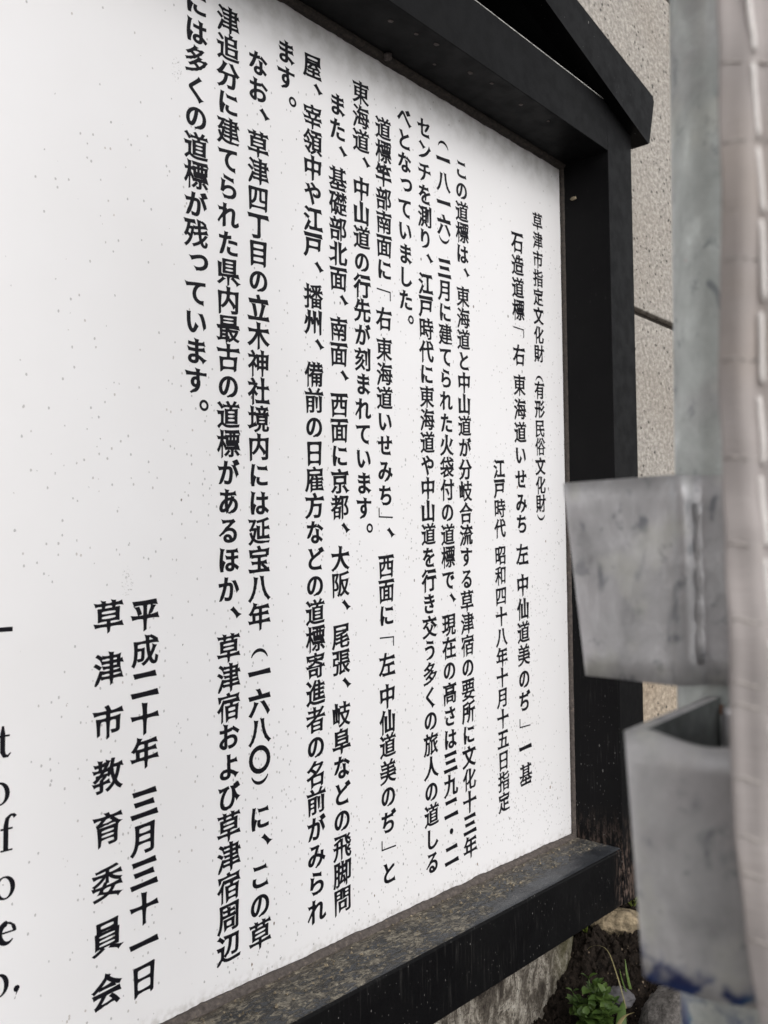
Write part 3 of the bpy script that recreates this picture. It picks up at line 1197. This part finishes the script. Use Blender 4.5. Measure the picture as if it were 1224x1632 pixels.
def arc(c0, c1, rx, ry, a0, a1, n=22):
    return [(c0 + rx * math.cos(math.radians(a0 + (a1 - a0) * i / n)), c1 + ry * math.sin(math.radians(a0 + (a1 - a0) * i / n))) for i in range(n + 1)]


# x-height = 1
ROMAN = {
    'o': (1.05, [[ell(0.5, 0.5, 0.50, 0.52), ell(0.5, 0.5, 0.27, 0.44, 0.12)[::-1]]]),
    'e': (0.98, [[pen(arc(0.5, 0.5, 0.36, 0.44, 2, 318, 34), [0.17 - 0.0 * i if i < 5 else (0.10 if i < 10 else (0.26 if i < 24 else max(0.07, 0.26 - (i - 24) * 0.02))) for i in range(35)])],
                 [np.array([(0.17, 0.50), (0.17, 0.58), (0.90, 0.58), (0.90, 0.50)])]]),
    't': (0.72, [[pen([(0.34, 1.42), (0.33, 1.1), (0.33, 0.6), (0.33, 0.28), (0.42, 0.08), (0.58, 0.06), (0.72, 0.20)], [0.10, 0.24, 0.24, 0.24, 0.20, 0.12, 0.05])],
                 [np.array([(0.02, 0.93), (0.02, 1.02), (0.66, 1.02), (0.66, 0.93)])]]),
    'f': (0.72, [[pen([(0.30, 0.0), (0.30, 0.5), (0.30, 1.1), (0.36, 1.42), (0.52, 1.56), (0.66, 1.55), (0.74, 1.44)], [0.24, 0.24, 0.24, 0.20, 0.12, 0.14, 0.20])],
                 [np.array([(0.04, 0.93), (0.04, 1.02), (0.62, 1.02), (0.62, 0.93)])],
                 [np.array([(0.05, -0.01), (0.05, 0.07), (0.62, 0.07), (0.62, -0.01)])]]),
    ',': (0.42, [[np.concatenate([ell(0.22, 0.12, 0.15, 0.15, 0, 18)[:14], np.array([(0.16, -0.28), (0.10, -0.32), (0.22, -0.10)])])]]),
}


def px_to_x(p):
    return p


roman_lines = [   # text, right end x (board), baseline z, x-height
    ("t", -0.3175, 26.0, 0.0135), ("o", -0.3175, 27.0, 0.0135), ("of", -0.3175, 28.0, 0.0135), ("o", -0.3175, 29.0, 0.0135),
    ("te", -0.3175, 30.0, 0.0135), ("o,", -0.3175, 31.0, 0.0135)]
ROMAN_ROWS = [("t", 17, 1206), ("o", 17, 1280), ("of", 23, 1353), ("o", 25.5, 1428), ("te", 27, 1500), ("o,", 33, 1577)]


def board_pt(px, py):
    d = RIGHT * ((px - 612) / 1450) - UP * ((py - 816) / 1450) - BACK
    t = (0.0 - CAM.y) / d.y
    p = CAM + d * t
    return p.x, p.z


ROMAN_POS = [("t", -0.3230, -0.2103, 0.0128), ("o", -0.3230, -0.2397, 0.0128)]
for k, (txt, px, py) in enumerate(ROMAN_ROWS):
    xr, zb_ = board_pt(px, py)
    xh = 0.0135
    x = xr
    layers = {}
    for ch in txt[::-1]:
        adv, shapes = ROMAN[ch]
        x -= adv * xh * 0.98
        for li, shp in enumerate(shapes):
            layers.setdefault(li, [])
            for l in shp:
                layers[li].append(np.array([(x + p[0] * xh * 0.98, zb_ + p[1] * xh) for p in l]))
        x -= 0.10 * xh
    for li, lp in layers.items():
        flat_mesh("text_line" if li == 0 else "letter_stroke", [triangulate(lp)], sign, -0.00015 - 0.00006 * li)
xa, za = board_pt(20, 1006)
flat_mesh("text_rule", [triangulate([np.array([(xa, za), (xa, za + 0.0028), (xa - 0.03, za + 0.0028), (xa - 0.03, za)])])], sign, -0.00015)

# ------------------------------------------------------------------ foreground pole with wedge pockets
PC = Vector((-0.2727, -0.4238, 0))
EX = Vector((0.6617, -0.7497, 0)).normalized()
EY = Vector((0.7497, 0.6617, 0)).normalized()
ZH = -0.0637


def PL(a, b, z):
    return PC + EX * a + EY * b + Vector((0, 0, z))


pole = thing("scaffold_pole", "dull galvanised steel pole with welded pockets and blue paint stains, right beside the lens", "metal pole", (PC.x, PC.y, GZ))
red1 = PL(-0.0165, -0.006, 0.0400 - 0.0) - Vector((PC.x, PC.y, GZ))
m_pole = mat_galv("galvanised_pole", blue=(-0.205 - GZ, -0.225 - GZ), tint=(0.45, 0.475, 0.460),
                  spots_red=[tuple(PL(-0.0165, -0.0075, 0.0365) - Vector((PC.x, PC.y, GZ)))],
                  spots_rust=[tuple(PL(-0.0105, -0.0150, -0.1150) - Vector((PC.x, PC.y, GZ)))])
R0 = 0.0182
bm = bmesh.new()
ringn = 48
zs = [GZ - 0.03] + [GZ + 0.02 + i * 0.02 for i in range(76)]
rings = []
for z in zs:
    rings.append([bm.verts.new(PL(0.013 * (z + 0.064) + R0 * math.cos(k * 2 * math.pi / ringn), R0 * math.sin(k * 2 * math.pi / ringn), z)) for k in range(ringn)])
for i in range(len(zs) - 1):
    for k in range(ringn):
        bm.faces.new([rings[i][k], rings[i][(k + 1) % ringn], rings[i + 1][(k + 1) % ringn], rings[i + 1][k]])
bm.faces.new(rings[-1])
link_bm("tube", bm, m_pole, pole, True)


def strap(name, plan, z0, z1, taper, thick, mat, nrow=8, inner=None, rim=None):
    """bent plate: plan = open polyline in pole axes (a, b); narrows downwards towards the pole by taper"""
    # round the bends
    pts = [Vector((p[0], p[1], 0)) for p in plan]
    for _ in range(3):
        q = [pts[0]]
        for i in range(len(pts) - 1):
            q += [pts[i].lerp(pts[i + 1], 0.25), pts[i].lerp(pts[i + 1], 0.75)]
        q.append(pts[-1])
        pts = q
    n = len(pts)
    nor = []
    for i in range(n):
        d = (pts[min(n - 1, i + 1)] - pts[max(0, i - 1)]).normalized()
        nor.append(Vector((d.y, -d.x, 0)))
    bm = bmesh.new()
    lay = []
    for j in range(nrow + 1):
        t = j / nrow
        row = []
        for i in range(n):
            w = min(1.0, (pts[i].length - 0.015) / 0.03)
            for side in (0, 1):
                p = pts[i] * (1 - taper * t * max(0, w)) + nor[i] * (thick * (side - 0.5))
                z = z1 + (z0 - z1) * t
                if j == 0 and rim:
                    z += rim(i / (n - 1))
                row.append(bm.verts.new(PL(p.x, p.y, z)))
        lay.append(row)
    for j in range(nrow):
        for i in range(n - 1):
            a = i * 2
            fi = bm.faces.new([lay[j][a], lay[j][a + 2], lay[j + 1][a + 2], lay[j + 1][a]])
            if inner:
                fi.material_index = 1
            bm.faces.new([lay[j][a + 1], lay[j + 1][a + 1], lay[j + 1][a + 3], lay[j][a + 3]])
        bm.faces.new([lay[j][0], lay[j + 1][0], lay[j + 1][1], lay[j][1]])
        e = 2 * (n - 1)
        bm.faces.new([lay[j][e], lay[j][e + 1], lay[j + 1][e + 1], lay[j + 1][e]])
    for i in range(n - 1):
        a = i * 2
        bm.faces.new([lay[0][a], lay[0][a + 1], lay[0][a + 3], lay[0][a + 2]])
        bm.faces.new([lay[-1][a], lay[-1][a + 2], lay[-1][a + 3], lay[-1][a + 1]])
    es = [e for e in bm.edges if e.calc_face_angle(0) > 1.2]
    bmesh.ops.bevel(bm, geom=es, offset=thick * 0.28, segments=2, profile=0.5, affect='EDGES')
    return link_bm(name, bm, [mat, inner] if inner else mat, pole, True)


off = Vector((PC.x, PC.y, GZ))
m_up = mat_galv("galvanised_pocket", tint=(0.455, 0.45, 0.458), spots_red=[tuple(PL(-0.0385, -0.006, -0.0055) - off)])
m_low = mat_galv("galvanised_pocket_blue_stained", blue=(-0.1685 - GZ, -0.1755 - GZ), tint=(0.455, 0.45, 0.455))
upper = strap("wedge_pocket", [(0.0160, -0.0125), (0.0110, -0.0172), (0.0020, -0.0202), (-0.0080, -0.0190), (-0.0150, -0.0160), (-0.0180, -0.0165), (-0.0245, -0.0205), (-0.0300, -0.0155), (-0.0520, 0.0070), (-0.0545, 0.0100), (-0.0525, 0.0140), (-0.030, 0.038), (-0.027, 0.040), (-0.022, 0.037), (-0.004, 0.017)],
              ZH - 0.0430, ZH + 0.0252, 0.12, 0.0030, m_up)
upper['label'] = "upper welded pocket, plain grey plate jutting left"
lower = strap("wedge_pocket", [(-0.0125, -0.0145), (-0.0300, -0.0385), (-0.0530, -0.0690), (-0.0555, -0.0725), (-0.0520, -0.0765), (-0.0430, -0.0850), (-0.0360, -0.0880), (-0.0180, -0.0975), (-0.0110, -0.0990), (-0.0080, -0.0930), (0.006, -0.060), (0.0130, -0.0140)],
              ZH - 0.1135, ZH - 0.0472, 0.10, 0.0040, m_low, inner=M['pocket_shade'],
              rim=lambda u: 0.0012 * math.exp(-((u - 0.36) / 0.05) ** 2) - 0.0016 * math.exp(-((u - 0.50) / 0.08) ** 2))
lower['label'] = "lower welded pocket, open on top with blue paint along its bottom edge"
# weld beads
for pts, r in (([PL(-0.0175, -0.0180 + 0.0006 * math.sin(z), ZH + z / 1000) for z in range(-36, 20, 4)], 0.0017),
               ([PL(-0.0100, -0.0190, ZH - 0.050 - z / 1000) for z in range(0, 62, 3)], 0.0016)):
    rr = [r * (0.85 + 0.3 * random.random()) for _ in pts]
    link_bm("weld_bead", tube_bm(pts, rr, 8), m_up, pole, True)

# ------------------------------------------------------------------ cloth sheet at the right edge
CDEP = 0.205
RH = Vector((0.6617, -0.7497, 0)).normalized()
FH = Vector((0.7497, 0.6617, 0)).normalized()
CO = Vector((CAM.x, CAM.y, CAM.z))
edge = [(0.60, 0.0710), (0.30, 0.0735), (0.124, 0.0757), (0.1154, 0.0760), (0.073, 0.0768), (0.045, 0.0771), (0.002, 0.0776), (-0.026, 0.0780), (-0.054, 0.0792),
        (-0.0755, 0.0806), (-0.097, 0.0830), (-0.1154, 0.0858), (-0.132, 0.0888), (-0.25, 0.108), (-0.545, 0.150)]


def edge_a(z):
    for i in range(len(edge) - 1):
        z0, a0 = edge[i]
        z1, a1 = edge[i + 1]
        if z0 >= z >= z1:
            t = (z0 - z) / (z0 - z1)
            return a0 + (a1 - a0) * t
    return edge[-1][1] if z < 0 else edge[0][1]


bands = [0.1015, 0.0835, 0.0570, 0.0345, 0.0120, -0.0075, -0.0245, -0.0390, -0.0440, -0.0610, -0.0745, -0.0830, -0.0980, -0.1120]


def cloth_d(a, z):
    """depth offset of the cloth"""
    e = a - edge_a(z)
    d = 0.0012 * math.sin(z * 60 + e * 40) + 0.0012 * noise.noise(Vector((e * 60, z * 42, 1.7)))
    d += 0.0004 * math.sin(z * 190 + 3 * math.sin(z * 50)) + 0.0009 * math.sin(e * 900 + 1.2 * math.sin(z * 35))
    d += 0.10 * max(0, e - 0.02) ** 1.0 * 0.6
    for b in bands:
        d += 0.00015 * math.exp(-((z - b) / 0.0022) ** 2)
    if e < 0.003:
        d += 0.0025 * (1 - e / 0.003) ** 2
    return d


def cloth_pt(e, z, lift=0.0):
    a = edge_a(z) + e
    return CO + RIGHT * a + UP * z - BACK * (CDEP + cloth_d(a, z) - lift)


cloth = thing("hanging_cloth", "faded pinkish mesh cloth with white stitching hanging along the right edge of the view", "cloth", tuple(cloth_pt(0.05, -0.545)))
es = [0, .0004, .001, .002, .003, .0045, .006, .0075, .009, .0105, .012, .014, .018, .024, .032, .045, .07, .10]
zs = list(np.arange(0.60, 0.16, -0.012)) + list(np.arange(0.16, -0.17, -0.0009)) + list(np.arange(-0.17, -0.545, -0.012))
bm = bmesh.new()
fr = [[bm.verts.new(cloth_pt(e, float(z))) for e in es] for z in zs]
bk = [[bm.verts.new(cloth_pt(e, float(z), -0.0007)) for e in es] for z in zs]
for j in range(len(zs) - 1):
    for i in range(len(es) - 1):
        bm.faces.new([fr[j][i], fr[j][i + 1], fr[j + 1][i + 1], fr[j + 1][i]])
        bm.faces.new([bk[j][i], bk[j + 1][i], bk[j + 1][i + 1], bk[j][i + 1]])
    bm.faces.new([fr[j][0], fr[j + 1][0], bk[j + 1][0], bk[j][0]])
link_bm("cloth_sheet", bm, M['cloth'], cloth, True)


def thread_e(z):
    # distance of the stitch line from the cloth edge
    return 0.0062 + 0.0022 * max(0.0, min(1.0, (0.11 - z) / 0.05)) * 0.9


stitches = [(0.60 - k * 0.0195, 0.60 - k * 0.0195 - 0.0172) for k in range(24)]
stitches = [s for s in stitches if s[1] > 0.118] + [(0.1175, 0.1032), (0.1005, 0.0842), (0.0815, 0.0670), (0.0655, 0.0475), (0.0450, 0.0290), (0.0262, 0.0105),
                                                   (0.0080, -0.0080), (-0.0105, -0.0260), (-0.0285, -0.0450), (-0.0480, -0.0650), (-0.0680, -0.0860), (-0.0890, -0.1080), (-0.1110, -0.1300)]
for za_, zb_ in stitches:
    n = 10
    pts = []
    rr = []
    for i in range(n + 1):
        z = za_ + (zb_ - za_) * i / n
        pts.append(cloth_pt(thread_e(z) + 0.0006 * (i / n - 0.5), z, 0.0003))
        rr.append(0.0007 * (0.85 if i in (0, n) else 1.0))
    link_bm("stitch", tube_bm(pts, rr, 8), M['thread'], cloth, True)
for b in bands:
    pts = [cloth_pt(e, b + 0.0005 * math.sin(e * 900), -0.0001) for e in (0.0005, .002, .004, .006, .008, .011, .015, .022, .035, .06, .1)]
    link_bm("weft_cord", tube_bm(pts, 0.00036, 6), M['weft'], cloth, True)


# ------------------------------------------------------------------ plants
def leaf_mesh(L, Wd, curl=0.3, fold=0.25, seed=0, n=8, tip=1.0):
    rnd = random.Random(seed)
    bm = bmesh.new()
    rows = []
    for i in range(n + 1):
        t = i / n
        w = Wd * (math.sin(math.pi * min(1, t ** 0.8)) ** 0.75) * (1 if t < 0.97 else 0.2) * (1 + 0.08 * rnd.uniform(-1, 1)) + 0.00015
        z = -curl * L * t * t + 0.12 * L * t
        rows.append([bm.verts.new((t * L, s * w / 2, z + abs(s) * fold * w / 2)) for s in (-1, -0.5, 0, 0.5, 1)])
    for i in range(n):
        for k in range(4):
            bm.faces.new([rows[i][k], rows[i][k + 1], rows[i + 1][k + 1], rows[i + 1][k]])
    me = bpy.data.meshes.new("leaf")
    bm.to_mesh(me)
    bm.free()
    for p in me.polygons:
        p.use_smooth = True
    return me


def weed(name, label, cat, base, stems, mat, Lr, Wr, seed, leaves_per, h, spread, elong=1.0):
    rnd = random.Random(seed)
    root = thing(name, label, cat, base)
    meshes = [leaf_mesh(1, Wr / Lr, 0.25 + 0.2 * k / 3, 0.3, k + seed) for k in range(4)]
    for mm in meshes:
        mm.materials.append(mat)
    for s in range(stems):
        a = rnd.random() * 6.283
        rr = spread * rnd.random() ** 0.6
        hh = h * rnd.uniform(0.65, 1.0) * (1 - 0.35 * rr / spread)
        tip = Vector((rr * math.cos(a), rr * math.sin(a), hh))
        pts = [Vector((0, 0, 0)).lerp(Vector((tip.x * 1.1, tip.y * 1.1, tip.z)), t) + Vector((0, 0, 0.1 * h * math.sin(t * 3.14))) for t in (0, .25, .5, .75, 1)]
        link_bm("stem", tube_bm([p + Vector(base) for p in pts], [0.0009, 0.0009, 0.0008, 0.0007, 0.0005], 6), mat, root, True)
        for k in range(leaves_per):
            t = 1 - (k // 2) * 0.24 if k < 6 else 0.35
            p = pts[0].lerp(pts[4], max(0.15, t)) + Vector((0, 0, 0.1 * h * math.sin(t * 3.14)))
            o = bpy.data.objects.new("leaf", meshes[rnd.randrange(4)])
            COL.objects.link(o)
            o.parent = root
            o.location = p
            sc = Lr * rnd.uniform(0.7, 1.1) * (0.62 if k < 2 else 1.0)
            o.scale = (sc, sc, sc)
            yaw = (k % 2) * math.pi + (k // 2) * 1.57 + a + rnd.uniform(-0.4, 0.4)
            pitch = -rnd.uniform(0.75, 1.1) if k < 2 else -rnd.uniform(0.15, 0.6)
            o.rotation_euler = (rnd.uniform(-0.2, 0.2), pitch, yaw)
    return root


weed("weed", "bushy bright green weed with small oval leaves beside the big grey stone", "weed",
     (0.205, -0.105, soil_h(0.205, -0.105) - 0.002), 24, M['leaf'], 0.0155, 0.0108, 5, 8, 0.066, 0.026)
weed("clover", "tiny yellow-green seedling at the stone base's end, under the sill", "weed",
     (0.305, -0.040, -0.474), 7, M['leaf_y'], 0.0062, 0.0052, 8, 4, 0.016, 0.011)
weed("clover", "tiny green seedling just behind the tan stone, below the sign's corner", "weed",
     (0.405, -0.045, -0.474), 5, M['leaf_y'], 0.0070, 0.0055, 18, 4, 0.018, 0.012)


def blade(name, pts, w, mat, label):
    """flat grass blade along a path, with a keel"""
    P = [Vector(p) for p in pts]
    fine = []
    n = 16
    for i in range(n + 1):
        t = i / n * (len(P) - 1)
        k = min(int(t), len(P) - 2)
        f = t - k
        p0, p1, p2, p3 = P[max(0, k - 1)], P[k], P[k + 1], P[min(len(P) - 1, k + 2)]
        fine.append(0.5 * ((2 * p1) + (p2 - p0) * f + (2 * p0 - 5 * p1 + 4 * p2 - p3) * f * f + (3 * p1 - p0 - 3 * p2 + p3) * f ** 3))
    bm = bmesh.new()
    rows = []
    for i, p in enumerate(fine):
        d = (fine[min(n, i + 1)] - fine[max(0, i - 1)]).normalized()
        s = RIGHT - d * RIGHT.dot(d)
        s.normalize()
        nn = d.cross(s)
        ww = w * (1 - (i / n) ** 2.2) + 0.0002
        rows.append([bm.verts.new(p - s * ww / 2 + nn * ww * 0.2), bm.verts.new(p), bm.verts.new(p + s * ww / 2 + nn * ww * 0.2)])
    for i in range(n):
        for k in range(2):
            bm.faces.new([rows[i][k], rows[i][k + 1], rows[i + 1][k + 1], rows[i + 1][k]])
    return tag(link_bm(name, bm, mat, None, True, origin=pts[0]), label, "grass")


blade("grass_blade", [(0.262, -0.113, -0.497), (0.262, -0.109, -0.482), (0.264, -0.106, -0.468)], 0.0026, M['grass'], "upright green grass blade, the taller and right one of the pair above the grey stone")
blade("grass_blade", [(0.252, -0.114, -0.497), (0.250, -0.110, -0.484), (0.248, -0.108, -0.472)], 0.0013, M['grass'], "short thin green grass blade, left of the taller blade above the grey stone")
blade("grass_blade", [(0.233, -0.122, -0.500), (0.237, -0.112, -0.476), (0.258, -0.090, -0.462), (0.268, -0.070, -0.466), (0.270, -0.060, -0.474)], 0.0011, M['straw'], "thin pale dry stem arching over the dark soil")
blade("grass_blade", [(0.160, -0.140, -0.520), (0.185, -0.134, -0.502), (0.208, -0.132, -0.495), (0.226, -0.134, -0.497)], 0.0045, M['straw'], "pale yellowish blade arching over the front of the leafy weed")
blade("grass_blade", [(0.206, -0.130, -0.520), (0.220, -0.124, -0.502), (0.236, -0.118, -0.494)], 0.0110, M['leaf'], "broad dark green leaf between the leafy weed and the grey stone")
